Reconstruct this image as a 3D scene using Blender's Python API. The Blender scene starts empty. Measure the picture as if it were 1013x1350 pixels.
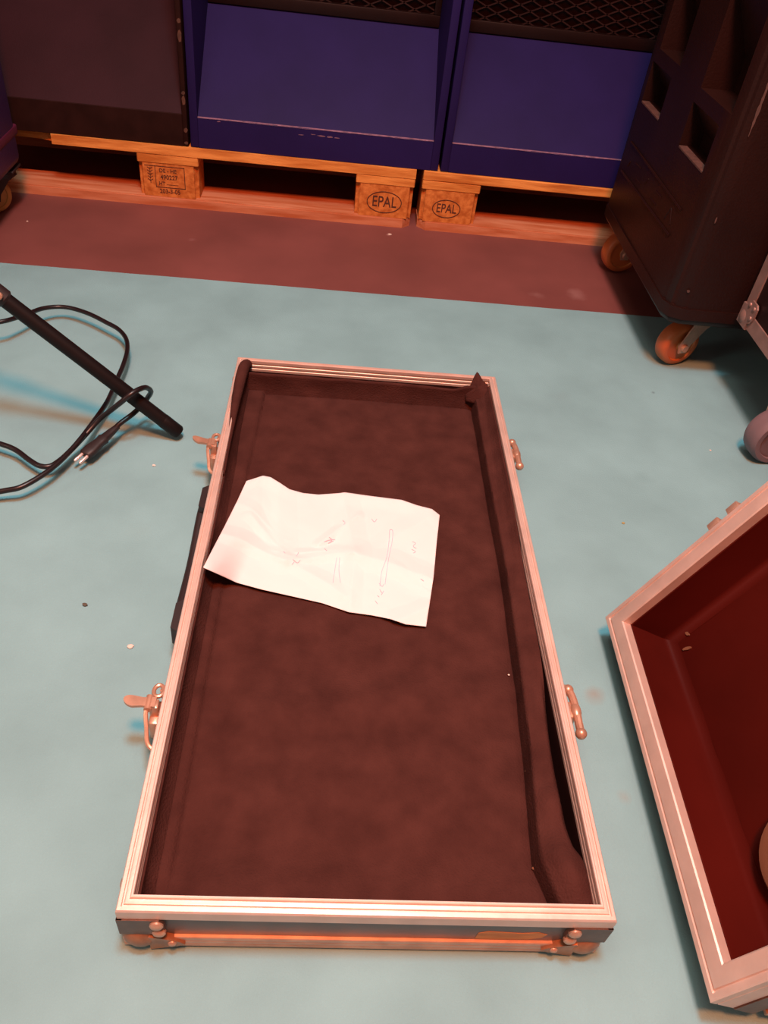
import bpy, bmesh, math, random
from mathutils import Vector, Matrix, noise as mnoise

scene = bpy.context.scene
COL = scene.collection
random.seed(7)
PI = math.pi

# ------------------------------------------------------------------ camera
CM = ((0.9947029199219883, -0.01891614634986588, 0.10103603568005298),
      (-0.061991634224783015, 0.6736631404133894, 0.736433982468565),
      (0.0819947460805337, 0.73879642165866, -0.6689220499875514))   # right, up, forward
CC = Vector((0.15345986605725648, -0.2769891945888336, 0.8146203683910875))
FPX = 1045.6664631747722


def ray(u, v):
    a, b = (u - 506.5) / FPX, -(v - 675) / FPX
    return Vector([CM[0][i] * a + CM[1][i] * b + CM[2][i] for i in range(3)])


def onz(u, v, z):
    d = ray(u, v)
    return CC + d * ((z - CC.z) / d.z)


cam_d = bpy.data.cameras.new('camera')
cam_d.sensor_fit = 'HORIZONTAL'
cam_d.sensor_width = 36.0
cam_d.lens = 36.0 * FPX / 1013.0
cam_d.clip_start = 0.02
cam = bpy.data.objects.new('camera', cam_d)
COL.objects.link(cam)
m = Matrix.Identity(4)
for i in range(3):
    m[i][0], m[i][1], m[i][2], m[i][3] = CM[0][i], CM[1][i], -CM[2][i], CC[i]
cam.matrix_world = m
scene.camera = cam

# ------------------------------------------------------------------ materials


def lin(c):
    return tuple(((x / 255.0) / 12.92 if x <= 10 else ((x / 255.0 + 0.055) / 1.055) ** 2.4) for x in c)


def mat(name, col, rough=0.6, metal=0.0, var=0.0, scale=20.0, stretch=(1, 1, 1), bump=0.0, bscale=200.0,
        col2=None, spec=0.5, detail=4.0, ramp=(0.35, 0.65), sheen=0.0, sub=None):
    """procedural principled material: colour broken up by noise, optional bump"""
    mt = bpy.data.materials.new(name)
    mt.use_nodes = True
    nt = mt.node_tree
    b = nt.nodes['Principled BSDF']
    b.inputs['Roughness'].default_value = rough
    b.inputs['Metallic'].default_value = metal
    b.inputs['Specular IOR Level'].default_value = spec
    if sheen:
        b.inputs['Sheen Weight'].default_value = sheen
        b.inputs['Sheen Roughness'].default_value = 0.5
    tc = nt.nodes.new('ShaderNodeTexCoord')
    mp = nt.nodes.new('ShaderNodeMapping')
    mp.inputs['Scale'].default_value = stretch
    nt.links.new(tc.outputs['Object'], mp.inputs['Vector'])
    if col2 is None:
        col2 = tuple(max(0, c * (1 - var)) for c in col)
    nz = nt.nodes.new('ShaderNodeTexNoise')
    nz.inputs['Scale'].default_value = scale
    nz.inputs['Detail'].default_value = detail
    nt.links.new(mp.outputs['Vector'], nz.inputs['Vector'])
    rp = nt.nodes.new('ShaderNodeValToRGB')
    rp.color_ramp.elements[0].position, rp.color_ramp.elements[1].position = ramp
    rp.color_ramp.elements[0].color = (*col2, 1)
    rp.color_ramp.elements[1].color = (*col, 1)
    nt.links.new(nz.outputs['Fac'], rp.inputs['Fac'])
    nt.links.new(rp.outputs['Color'], b.inputs['Base Color'])
    if bump:
        n2 = nt.nodes.new('ShaderNodeTexNoise')
        n2.inputs['Scale'].default_value = bscale
        n2.inputs['Detail'].default_value = 3
        nt.links.new(mp.outputs['Vector'], n2.inputs['Vector'])
        bp = nt.nodes.new('ShaderNodeBump')
        bp.inputs['Strength'].default_value = bump
        bp.inputs['Distance'].default_value = 0.002
        nt.links.new(n2.outputs['Fac'], bp.inputs['Height'])
        nt.links.new(bp.outputs['Normal'], b.inputs['Normal'])
    return mt


M = {}
M['carpet'] = mat('teal_carpet', (0.214, 0.412, 0.450), 0.95, var=0.17, scale=7, bump=0.3, bscale=450, spec=0.1, ramp=(0.3, 0.7), detail=12)
M['floor'] = mat('painted_floor', (0.19, 0.062, 0.055), 0.6, var=0.25, scale=5, spec=0.35, ramp=(0.3, 0.7))
M['wall'] = mat('dark_wall', (0.03, 0.02, 0.022), 0.9, var=0.3)
M['alu'] = mat('aluminium', (0.77, 0.58, 0.50), 0.48, 0.5, var=0.12, scale=30, bump=0.08, bscale=160)
M['alu_old'] = mat('worn_aluminium', (0.68, 0.44, 0.33), 0.45, 0.6, var=0.25, scale=40)
M['steel'] = mat('plated_steel', (0.62, 0.36, 0.25), 0.34, 0.5, var=0.25, scale=60)
M['darksteel'] = mat('dull_steel', (0.14, 0.08, 0.06), 0.4, 0.5, var=0.3, scale=60)
M['lam'] = mat('dark_laminate', (0.11, 0.095, 0.09), 0.4, var=0.2, scale=30)
M['ply'] = mat('bare_plywood', (0.55, 0.25, 0.08), 0.7, var=0.3, scale=30, stretch=(1, 1, 6))
M['felt'] = mat('black_felt', (0.074, 0.027, 0.022), 1.0, spec=0.05, scale=26, bump=0.6, bscale=420, col2=(0.044, 0.0158, 0.0132), detail=9, ramp=(0.25, 0.75))
M['felt_edge'] = mat('felt_base', (0.03, 0.010, 0.009), 1.0, var=0.2, spec=0.05)
M['rubber'] = mat('black_rubber', (0.02, 0.011, 0.011), 0.55, var=0.2)
M['paper'] = mat('white_paper', (0.78, 0.715, 0.72), 0.9, var=0.02, scale=8, spec=0.1)
M['ink'] = mat('faded_ink', (0.60, 0.52, 0.64), 0.9, var=0.1)
M['lidin'] = mat('dark_red_lining', (0.062, 0.0058, 0.0038), 0.5, var=0.35, scale=5, spec=0.05, ramp=(0.3, 0.7))
M['tan'] = mat('tan_foam', (0.17, 0.065, 0.030), 0.9, var=0.15)
M['wood'] = mat('pallet_wood', (0.74, 0.31, 0.075), 0.75, scale=9, stretch=(1, 9, 9), col2=(0.46, 0.145, 0.025), bump=0.3, bscale=60, spec=0.2)
M['wood2'] = mat('pallet_wood_greyed', (0.56, 0.23, 0.12), 0.75, scale=8, stretch=(1, 9, 9), col2=(0.42, 0.12, 0.045), bump=0.2, bscale=60, spec=0.2)
M['chip'] = mat('pressed_wood_chip', (0.60, 0.21, 0.05), 0.8, scale=70, col2=(0.40, 0.11, 0.02), bump=0.5, bscale=150, spec=0.2)
M['burn'] = mat('burnt_lettering', (0.085, 0.024, 0.010), 0.9, var=0.3)
M['blue'] = mat('blue_paint', (0.0145, 0.0075, 0.068), 0.55, var=0.15, scale=7, bump=0.1, bscale=350, spec=0.15)
M['blue_edge'] = mat('worn_blue_edge', (0.26, 0.13, 0.20), 0.7, var=0.5, scale=60)
M['blkpaint'] = mat('black_paint', (0.028, 0.0090, 0.0130), 0.6, var=0.2, scale=8, bump=0.15, bscale=350, spec=0.12)
M['blkdark'] = mat('black_paint_lip', (0.022, 0.0075, 0.0060), 0.65, var=0.3, scale=20, spec=0.08)
M['chipped'] = mat('chipped_wood', (0.09, 0.035, 0.02), 0.8, var=0.5, scale=80)
M['grille'] = mat('black_grille', (0.012, 0.0042, 0.0038), 0.45, 0.0, var=0.2, spec=0.15)
M['mesh'] = mat('grille_wire', (0.030, 0.0115, 0.010), 0.45, var=0.3, spec=0.2)
M['lamdark'] = mat('black_laminate', (0.016, 0.0055, 0.0045), 0.5, var=0.2, spec=0.15)
M['alu_dull'] = mat('dull_aluminium', (0.34, 0.20, 0.17), 0.5, 0.4, var=0.2, scale=40)
M['brace'] = mat('browned_steel', (0.40, 0.19, 0.10), 0.36, 0.45, var=0.4, scale=70)
M['foam'] = mat('speaker_foam', (0.010, 0.0035, 0.0035), 1.0, var=0.2, spec=0.0)
M['roto'] = mat('black_plastic', (0.018, 0.0052, 0.0038), 0.42, scale=6, col2=(0.012, 0.0036, 0.0028), bump=0.35, bscale=260, spec=0.2)
M['scuff'] = mat('scuffed_and_lit_plastic', (0.10, 0.045, 0.035), 0.6, var=0.4, scale=60)  # corner rubs, and also the light painted on the hand-hold ledges
M['orange'] = mat('orange_polyurethane', (0.50, 0.13, 0.035), 0.45, var=0.2, scale=20)
M['yellowhub'] = mat('yellowed_hub', (0.55, 0.27, 0.07), 0.5, var=0.25, scale=40)
M['greytyre'] = mat('grey_rubber', (0.175, 0.115, 0.125), 0.6, var=0.15, scale=20)
M['blackpowder'] = mat('black_tube', (0.0075, 0.0045, 0.0045), 0.5, var=0.15, spec=0.2)
M['cable'] = mat('black_cable', (0.011, 0.005, 0.006), 0.38, var=0.15)
M['pin'] = mat('plug_pin', (0.85, 0.62, 0.58), 0.25, 0.6, var=0.1)
M['band'] = mat('red_lit_band', (0.10, 0.012, 0.045), 0.5, var=0.2)  # reddish light on the moulded band is put into its colour
M['purple'] = mat('blue_plastic', (0.030, 0.009, 0.075), 0.5, var=0.2, scale=6, bump=0.2, bscale=250)
M['crumb_w'] = mat('pale_crumb', (0.75, 0.62, 0.55), 0.9, var=0.1)
M['crumb_d'] = mat('dark_crumb', (0.10, 0.09, 0.07), 0.9, var=0.2)
M['crumb_y'] = mat('yellow_crumb', (0.38, 0.33, 0.14), 0.9, var=0.2)

# the carpet carries a few soft stains with a shape of their own


def add_stains(mt, spots):
    nt = mt.node_tree
    b = nt.nodes['Principled BSDF']
    src = b.inputs['Base Color'].links[0].from_socket
    geo = nt.nodes.new('ShaderNodeTexCoord')
    nz = nt.nodes.new('ShaderNodeTexNoise')
    nz.inputs['Scale'].default_value = 30
    nt.links.new(geo.outputs['Object'], nz.inputs['Vector'])
    for (x, y, r, colr, amt) in spots:
        d = nt.nodes.new('ShaderNodeVectorMath'); d.operation = 'DISTANCE'
        d.inputs[1].default_value = (x, y, 0)
        nt.links.new(geo.outputs['Object'], d.inputs[0])
        ad = nt.nodes.new('ShaderNodeMath'); ad.operation = 'MULTIPLY_ADD'
        nt.links.new(nz.outputs['Fac'], ad.inputs[0]); ad.inputs[1].default_value = r * 1.5
        nt.links.new(d.outputs['Value'], ad.inputs[2])
        mr = nt.nodes.new('ShaderNodeMapRange')
        mr.inputs['From Min'].default_value = r * 0.7
        mr.inputs['From Max'].default_value = r * 1.8
        mr.inputs['To Min'].default_value = amt
        mr.inputs['To Max'].default_value = 0.0
        nt.links.new(ad.outputs[0], mr.inputs['Value'])
        mx = nt.nodes.new('ShaderNodeMix'); mx.data_type = 'RGBA'
        nt.links.new(mr.outputs['Result'], mx.inputs['Factor'])
        nt.links.new(src, mx.inputs['A'])
        mx.inputs['B'].default_value = (*colr, 1)
        src = mx.outputs['Result']
    nt.links.new(src, b.inputs['Base Color'])


add_stains(M['carpet'], [(0.515, 0.305, 0.016, (0.24, 0.22, 0.18), 0.55), (0.52, 0.165, 0.010, (0.26, 0.26, 0.22), 0.4),
                         (-0.10, 0.55, 0.02, (0.2, 0.36, 0.38), 0.4), (0.70, 0.75, 0.02, (0.17, 0.33, 0.36), 0.5),
                         (0.60, 0.98, 0.025, (0.18, 0.33, 0.36), 0.5), (0.792, 1.02, 0.006, (0.06, 0.08, 0.09), 0.8)])
add_stains(M['floor'], [(0.72, 1.42, 0.03, (0.32, 0.17, 0.16), 0.5), (0.62, 1.40, 0.02, (0.3, 0.16, 0.15), 0.4),
                        (0.285, 1.66, 0.008, (0.5, 0.34, 0.30), 0.7), (-0.18, 1.53, 0.012, (0.31, 0.16, 0.16), 0.4)])

# ------------------------------------------------------------------ object helpers
WM = {}


def finish(me, smooth=35):
    me.polygons.foreach_set('use_smooth', [True] * len(me.polygons))
    try:
        me.set_sharp_from_angle(angle=math.radians(smooth))
    except Exception:
        pass


def obj(name, bm, mt, parent=None, local=False, smooth=35, recalc=True, label=None):
    """link bm as ONE mesh object; bm is in world coordinates unless local (then in the top-level thing's frame)"""
    if recalc:
        bmesh.ops.recalc_face_normals(bm, faces=bm.faces)
    me = bpy.data.meshes.new(name)
    bm.to_mesh(me)
    bm.free()
    finish(me, smooth)
    if mt is not None:
        me.materials.append(M[mt] if isinstance(mt, str) else mt)
    o = bpy.data.objects.new(name, me)
    COL.objects.link(o)
    if parent is not None:
        o.parent = parent
        w = WM[parent.name]
        if not local:
            me.transform(w.inverted())
        WM[o.name] = w.copy()
    else:
        WM[o.name] = Matrix.Identity(4)
    if label:
        o['label'] = label
    return o


def thing(name, label, cat, loc=(0, 0, 0), mtx=None, group=None):
    o = bpy.data.objects.new(name, None)
    o.empty_display_size = 0.05
    COL.objects.link(o)
    w = mtx if mtx is not None else Matrix.Translation(Vector(loc))
    o.matrix_world = w
    WM[o.name] = w.copy()
    o['label'] = label
    o['category'] = cat
    if group:
        o['group'] = group
    return o


def tag(o, label, cat, group=None):
    o['label'] = label
    o['category'] = cat
    if group:
        o['group'] = group
    return o


def copy_thing(root, delta, label, group=None):
    """copy of a thing, its parts and sub-parts, moved by delta"""
    r = root.copy()
    COL.objects.link(r)
    r.location = root.location + Vector(delta)
    r['label'] = label
    if group:
        r['group'] = group
    for ch in list(root.children):
        c = ch.copy()
        COL.objects.link(c)
        c.parent = r
        for g in list(ch.children):
            d = g.copy()
            COL.objects.link(d)
            d.parent = c
    return r


def box(bm, x0, x1, y0, y1, z0, z1, bev=0.0, seg=2):
    r = bmesh.ops.create_cube(bm, size=1.0)
    vs = r['verts']
    for v in vs:
        v.co = Vector(((x0 + x1) / 2 + v.co.x * (x1 - x0), (y0 + y1) / 2 + v.co.y * (y1 - y0), (z0 + z1) / 2 + v.co.z * (z1 - z0)))
    if bev > 0:
        es = list({e for v in vs for e in v.link_edges})
        bmesh.ops.bevel(bm, geom=es, offset=bev, segments=seg, profile=0.5, affect='EDGES', clamp_overlap=True)
    return bm


def frame_of(t):
    t = t.normalized()
    a = Vector((0, 0, 1)) if abs(t.z) < 0.9 else Vector((1, 0, 0))
    x = t.cross(a).normalized()
    return x, t.cross(x).normalized()


def tube(bm, pts, rad, n=10, caps=True):
    pts = [Vector(p) for p in pts]
    rads = rad if isinstance(rad, (list, tuple)) else [rad] * len(pts)
    rings = []
    x = None
    for i, p in enumerate(pts):
        t = (pts[min(i + 1, len(pts) - 1)] - pts[max(i - 1, 0)])
        if t.length < 1e-9:
            t = Vector((0, 0, 1))
        t.normalize()
        if x is None:
            x, y = frame_of(t)
        else:
            x = (x - t * x.dot(t))
            if x.length < 1e-6:
                x, y = frame_of(t)
            x.normalize()
        y = t.cross(x)
        rings.append([bm.verts.new(p + (x * math.cos(2 * PI * k / n) + y * math.sin(2 * PI * k / n)) * rads[i]) for k in range(n)])
    for a, b in zip(rings, rings[1:]):
        for k in range(n):
            bm.faces.new((a[k], a[(k + 1) % n], b[(k + 1) % n], b[k]))
    if caps:
        bm.faces.new(rings[0][::-1])
        bm.faces.new(rings[-1])
    return bm


def lathe(bm, prof, origin, axis, n=32):
    """prof: list of (distance along axis, radius)"""
    origin = Vector(origin)
    axis = Vector(axis).normalized()
    x, y = frame_of(axis)
    rings = []
    for (h, r) in prof:
        if r < 1e-6:
            rings.append([bm.verts.new(origin + axis * h)])
        else:
            rings.append([bm.verts.new(origin + axis * h + (x * math.cos(2 * PI * k / n) + y * math.sin(2 * PI * k / n)) * r) for k in range(n)])
    for a, b in zip(rings, rings[1:]):
        for k in range(n):
            if len(a) == 1 and len(b) == 1:
                continue
            if len(a) == 1:
                bm.faces.new((a[0], b[(k + 1) % n], b[k]))
            elif len(b) == 1:
                bm.faces.new((a[k], a[(k + 1) % n], b[0]))
            else:
                bm.faces.new((a[k], a[(k + 1) % n], b[(k + 1) % n], b[k]))
    for rg in (rings[0], rings[-1]):
        if len(rg) > 2:
            bm.faces.new(rg)
    return bm


def prism(bm, poly, tr, h0, h1):
    """extrude a 2D polygon; tr(u, v, h) -> Vector"""
    a = [bm.verts.new(tr(u, v, h0)) for u, v in poly]
    b = [bm.verts.new(tr(u, v, h1)) for u, v in poly]
    n = len(poly)
    bm.faces.new(a)
    bm.faces.new(b[::-1])
    for k in range(n):
        bm.faces.new((a[k], b[k], b[(k + 1) % n], a[(k + 1) % n]))
    return bm


def frame_sweep(bm, prof, W, L):
    """closed profile (inset, z) swept round a W x L rectangle with mitred corners"""
    rings = []
    for c in range(4):
        ring = []
        for (u, z) in prof:
            x = u if c in (0, 3) else W - u
            y = u if c in (0, 1) else L - u
            ring.append(bm.verts.new((x, y, z)))
        rings.append(ring)
    n = len(prof)
    for c in range(4):
        a, b = rings[c], rings[(c + 1) % 4]
        for k in range(n):
            bm.faces.new((a[k], b[k], b[(k + 1) % n], a[(k + 1) % n]))
    return bm


def catmull(pts, sub=10):
    P = [Vector(p) for p in pts]
    P = [P[0] * 2 - P[1]] + P + [P[-1] * 2 - P[-2]]
    out = []
    for i in range(1, len(P) - 2):
        for s in range(sub):
            t = s / sub
            a, b, c, d = P[i - 1], P[i], P[i + 1], P[i + 2]
            out.append(0.5 * ((2 * b) + (c - a) * t + (2 * a - 5 * b + 4 * c - d) * t * t + (3 * b - a - 3 * c + d) * t ** 3))
    out.append(P[-2])
    return out


def ball(bm, c, r, sc=(1, 1, 1), u=20, v=12):
    rr = bmesh.ops.create_uvsphere(bm, u_segments=u, v_segments=v, radius=r)
    for w in rr['verts']:
        w.co = Vector((c[0] + w.co.x * sc[0], c[1] + w.co.y * sc[1], c[2] + w.co.z * sc[2]))
    return bm


def text_bm(s, size, tr, extrude=0.0006, bold=0.0):
    """lettering as a mesh, mapped by tr(x, y, z)"""
    cu = bpy.data.curves.new('lettering', 'FONT')
    cu.body = s
    cu.size = size
    cu.extrude = extrude
    cu.offset = bold
    cu.align_x = 'CENTER'
    cu.align_y = 'CENTER'
    to = bpy.data.objects.new('lettering_tmp', cu)
    COL.objects.link(to)
    bpy.context.view_layer.update()
    me = bpy.data.meshes.new_from_object(to.evaluated_get(bpy.context.evaluated_depsgraph_get()))
    bm = bmesh.new()
    bm.from_mesh(me)
    for v in bm.verts:
        v.co = tr(v.co.x, v.co.y, v.co.z)
    bpy.data.objects.remove(to)
    bpy.data.curves.remove(cu)
    bpy.data.meshes.remove(me)
    return bm


def bm_append(dst, src):
    me = bpy.data.meshes.new('tmp')
    src.to_mesh(me)
    src.free()
    dst.from_mesh(me)
    bpy.data.meshes.remove(me)


def sm(a, b, x):
    t = min(1.0, max(0.0, (x - a) / (b - a)))
    return t * t * (3 - 2 * t)


def nz3(x, y, z=0.0):
    return mnoise.noise(Vector((x, y, z)))


# ------------------------------------------------------------------ setting
bm = bmesh.new()
box(bm, -2.6, 2.8, -1.6, 3.0, -0.10, -0.002)
o = obj('floor', bm, 'floor'); o['kind'] = 'structure'
bm = bmesh.new()
box(bm, -2.6, 2.8, 3.0, 3.12, -0.10, 2.9)
o = obj('wall_back', bm, 'wall'); o['kind'] = 'structure'

bm = bmesh.new()
NX = 60
ys = lambda x: 1.3335 + 0.0043 * (x - 0.1) + 0.0012 * nz3(x * 9, 3.1) + 0.0006 * nz3(x * 60, 1.1)
rows = []
for i in range(NX + 1):
    x = -2.2 + 4.6 * i / NX
    rows.append([bm.verts.new((x, ys(x), 0.0)), bm.verts.new((x, -1.5, 0.0)), bm.verts.new((x, -1.5, -0.002)), bm.verts.new((x, ys(x), -0.002))])
for a, b in zip(rows, rows[1:]):
    for k in range(4):
        bm.faces.new((a[k], b[k], b[(k + 1) % 4], a[(k + 1) % 4]))
bm.faces.new(rows[0]); bm.faces.new(rows[-1][::-1])
tag(obj('carpet', bm, 'carpet'), 'thin teal carpet laid over the brown floor, under the open case', 'carpet')

# ------------------------------------------------------------------ the open tray of the flight case
W, L, H = 0.4464, 0.9027, 0.0819
tray = thing('flight_case', 'open shallow flight case tray lined with black felt, a white paper lying in it', 'case', (0, 0, 0))

RIM = [(0.0, 0.0655), (0.0, 0.0665), (0.0, 0.0795), (0.0012, 0.0815), (0.0042, 0.0819), (0.0048, 0.0803), (0.0060, 0.0803),
       (0.0066, 0.0819), (0.0074, 0.0822), (0.0104, 0.0822), (0.0109, 0.0846), (0.0118, 0.0851), (0.0132, 0.0849), (0.0138, 0.0838),
       (0.0138, 0.0790), (0.0131, 0.0783), (0.0131, 0.0760), (0.0138, 0.0753), (0.0138, 0.0720), (0.0132, 0.0714), (0.0132, 0.0690), (0.0138, 0.0684), (0.0138, 0.0640),
       (0.0085, 0.0640), (0.0030, 0.0655)]
bm = bmesh.new()
frame_sweep(bm, RIM, W, L)
obj('rim_profile', bm, 'alu', tray, smooth=25, label='brushed aluminium rim')
BOT = [(0.0015, 0.003), (0.0, 0.005), (0.0, 0.0095), (0.0008, 0.0102), (0.0, 0.011), (0.0, 0.0165), (0.0009, 0.0172), (0.0, 0.018), (0.0, 0.0225), (0.0008, 0.0238),
       (0.0045, 0.0238), (0.0045, 0.006), (0.028, 0.006), (0.028, 0.003)]
bm = bmesh.new()
frame_sweep(bm, BOT, W, L)
obj('bottom_profile', bm, 'alu_old', tray, smooth=25, label='aluminium edging along the bottom')
bm = bmesh.new()
frame_sweep(bm, [(0.0035, 0.0060), (0.0035, 0.070), (0.0105, 0.070), (0.0105, 0.0115)], W, L)
box(bm, 0.010, W - 0.010, 0.010, L - 0.010, 0.0062, 0.0112)
obj('body_panel', bm, 'lam', tray, label='dark grey laminated plywood side')
bm = bmesh.new()
frame_sweep(bm, [(0.0105, 0.0113), (0.0105, 0.0640), (0.0136, 0.0640), (0.0136, 0.0113)], W, L)
obj('inner_wall', bm, 'felt_edge', tray, label='dark inner wall behind the felt')
# bare, chipped patch near the right end of the front panel
bm = bmesh.new()
poly = [(0.325, 0.0262), (0.345, 0.0255), (0.376, 0.0265), (0.388, 0.031), (0.392, 0.0385), (0.383, 0.0435), (0.367, 0.0410), (0.350, 0.0425), (0.335, 0.0440), (0.326, 0.0395)]
prism(bm, poly, lambda u, v, h: Vector((u, h, v)), 0.0031, 0.0040)
obj('chipped_patch', bm, 'ply', tray, label='bare plywood where the laminate broke away')

# steel corner braces with rivets
for sx in (0, 1):
    for sy in (0, 1):
        fx = lambda u: u if sx == 0 else W - u
        fy = lambda u: u if sy == 0 else L - u
        X = lambda u, v, z: Vector((fx(u), fy(v), z))
        bm = bmesh.new()
        ball(bm, X(0.0155, 0.0155, 0.0205), 0.0205, (1.05, 1.05, 1), 28, 18)
        # ribbed lobe along each lower edge and one up the corner
        lobe = [(0.024, 0.003), (0.050, 0.012), (0.056, 0.016), (0.051, 0.0215), (0.036, 0.0285), (0.024, 0.031)]
        prism(bm, lobe, lambda u, v, h: X(u, h, v), -0.0028, 0.004)
        prism(bm, lobe, lambda u, v, h: X(h, u, v), -0.0028, 0.004)
        br = obj('corner_brace', bm, 'brace', tray, smooth=40, label='riveted steel ball corner')
        bm = bmesh.new()
        up = [(-0.001, 0.0345), (0.030, 0.0345), (0.040, 0.0405), (0.0395, 0.060), (0.036, 0.0650), (-0.001, 0.0650)]
        prism(bm, up, lambda u, v, h: X(u, h, v), -0.0012, 0.004)
        prism(bm, up, lambda u, v, h: X(h, u, v), -0.0012, 0.004)
        obj('upper_plate', bm, 'darksteel', br, label='dull corner plate under the rim')
        for (u, z, rr) in ((0.0335, 0.0570, 0.0062), (0.0345, 0.0415, 0.0062), (0.0445, 0.0185, 0.0042)):
            for side in (0, 1):
                bm = bmesh.new()
                org = X(u, 0.0, z) if side == 0 else X(0.0, u, z)
                ax = (Vector((0, -1, 0)) if sy == 0 else Vector((0, 1, 0))) if side == 0 else (Vector((-1, 0, 0)) if sx == 0 else Vector((1, 0, 0)))
                lathe(bm, [(0.0, rr), (0.0030, rr), (0.0046, rr * 0.75), (0.0054, rr * 0.3), (0.0055, 0)], org, ax, 16)
                obj('rivet', bm, 'steel', br)

# butterfly latches on the left wall, wings folded out
for (yc, tilt) in ((0.664, 0.010), (0.212, 0.003)):
    bm = bmesh.new()
    box(bm, -0.0030, 0.004, yc - 0.050, yc + 0.050, 0.010, 0.064, 0.0015)
    box(bm, -0.0135, -0.002, yc - 0.014, yc + 0.016, 0.030, 0.061, 0.003)
    la = obj('latch', bm, 'steel', tray, label='steel butterfly latch')
    bm = bmesh.new()
    # wing folded out level with the rim
    n = 16
    wing = [(-0.030 - 0.0078 * math.cos(-PI / 2 + PI * k / n) * 1.2, 0.0066 * math.sin(-PI / 2 + PI * k / n)) for k in range(n + 1)]
    wing = [(-0.006, -0.0050), (-0.020, -0.0048)] + wing + [(-0.020, 0.0056), (-0.006, 0.0075)]
    prism(bm, wing, lambda u, v, h: Vector((u, yc + v + tilt * (-u / 0.05), 0.0755 + h + 3.0 * max(0, -u - 0.026) ** 1.6)), 0.0, 0.0035)
    box(bm, -0.013, -0.003, yc - 0.005, yc + 0.007, 0.055, 0.077, 0.002)
    tube(bm, [(-0.0135, yc - 0.007, 0.0760), (-0.0135, yc + 0.010, 0.0760)], 0.0042, 12)
    obj('wing', bm, 'steel', la, label='latch wing turned outwards')
    bm = bmesh.new()
    pts = [(-0.0060 + 0.0052 * math.cos(2 * PI * k / 24), yc + 0.0175 + 0.0072 * math.sin(2 * PI * k / 24), 0.076) for k in range(25)]
    tube(bm, pts, 0.0024, 8)
    tube(bm, [(-0.003, yc + 0.020, 0.074), (-0.002, yc + 0.020, 0.055)], 0.0026, 8)
    obj('hook', bm, 'steel', la, label='ring shaped latch hook')
    bm = bmesh.new()
    tube(bm, catmull([(-0.0150, yc - 0.004, 0.0745), (-0.0150, yc - 0.010, 0.0710), (-0.0125, yc - 0.022, 0.0640), (-0.0100, yc - 0.034, 0.0560), (-0.003, yc - 0.040, 0.052)], 5), 0.0025, 8)
    obj('stay_arm', bm, 'steel', la, label='bent steel stay of the latch')

# black grip handle on the left wall between the latches
bm = bmesh.new()
tube(bm, catmull([(-0.006, 0.575, 0.045), (-0.010, 0.550, 0.042), (-0.0095, 0.455, 0.036), (-0.010, 0.360, 0.042), (-0.006, 0.335, 0.045)], 6), 0.0065, 12)
hd = obj('handle', bm, 'rubber', tray, label='black strap handle')
for yc in (0.566, 0.350):
    bm = bmesh.new()
    poly = [(-0.030, 0.0), (-0.020, -0.0165), (0.018, -0.0165), (0.030, 0.0)]
    prism(bm, [(a, b) for a, b in poly], lambda u, v, h: Vector((v + 0.0036, yc + u, h)), 0.030, 0.060)
    obj('end_cap', bm, 'rubber', hd)

# keeper catches on the right wall
for yc in (0.710, 0.236):
    bm = bmesh.new()
    box(bm, W - 0.004, W + 0.0032, yc - 0.045, yc + 0.045, 0.012, 0.064, 0.0012)
    box(bm, W + 0.001, W + 0.013, yc - 0.010, yc + 0.012, 0.045, 0.064, 0.003)
    ke = obj('catch', bm, 'steel', tray, label='steel hinge catch')
    bm = bmesh.new()
    tube(bm, catmull([(W + 0.0015, yc + 0.030, 0.062), (W + 0.008, yc + 0.029, 0.0625), (W + 0.0125, yc + 0.020, 0.063), (W + 0.0140, yc, 0.0635), (W + 0.0140, yc - 0.016, 0.0625), (W + 0.0145, yc - 0.028, 0.0615)], 6),
         0.0048, 10)
    ball(bm, (W + 0.0145, yc - 0.029, 0.0612), 0.0066)
    ball(bm, (W + 0.0100, yc + 0.028, 0.0625), 0.0066)
    ball(bm, (W + 0.0135, yc - 0.001, 0.0630), 0.0062, (1, 1.9, 1))
    obj('catch_arm', bm, 'steel', ke, label='knobbed steel catch arm')


# felt lining: one sheet over floor and walls, with the trench and the slack strip on the right
def lining_section(y):
    kn = [(0.0, 0.412), (0.03, 0.401), (0.0666, 0.392), (0.1057, 0.3945), (0.184, 0.401), (0.405, 0.4105), (0.58, 0.4105), (0.95, 0.4115)]
    for (a, xa), (b, xb) in zip(kn, kn[1:]):
        if a <= y <= b:
            xg = xa + (xb - xa) * (y - a) / (b - a)
    xg += 0.0012 * nz3(y * 9, 8.0)
    zl = 0.070 + 0.0135 * sm(0.62, 0.72, y) - 0.003 * (1 - sm(0.0, 0.5, y)) + 0.0012 * nz3(y * 14, 5.0)
    zp = 0.0585 + 0.0015 * nz3(y * 8, 2.0)
    zr = 0.062 + 0.017 * sm(0.36, 0.62, y) + 0.0016 * nz3(y * 12, 2.0)
    slack = 0.0095 * sm(0.34, 0.16, y) * sm(0.045, 0.11, y)
    return xg, zl, zp, zr, slack


def floor_z(x, y):
    z = 0.0335 + 0.0022 * nz3(x * 5 + 3, y * 5) + 0.0009 * nz3(x * 16, y * 16, 2.0) + 0.0004 * nz3(x * 45, y * 45, 4.0)
    # low padded strip along the left wall, cross fold, rise to the end walls
    z += 0.0075 * sm(0.003, -0.002, x - 0.034 - 0.012 * sm(0.4, 0.85, y)) * sm(0.02, 0.06, y)
    z += 0.004 * (1 - sm(0.0, 0.05, abs(y - 0.25 - 0.12 * (x - 0.2)))) * sm(0.05, 0.12, x)
    z += 0.006 * sm(0.08, 0.022, y)
    return z


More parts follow.
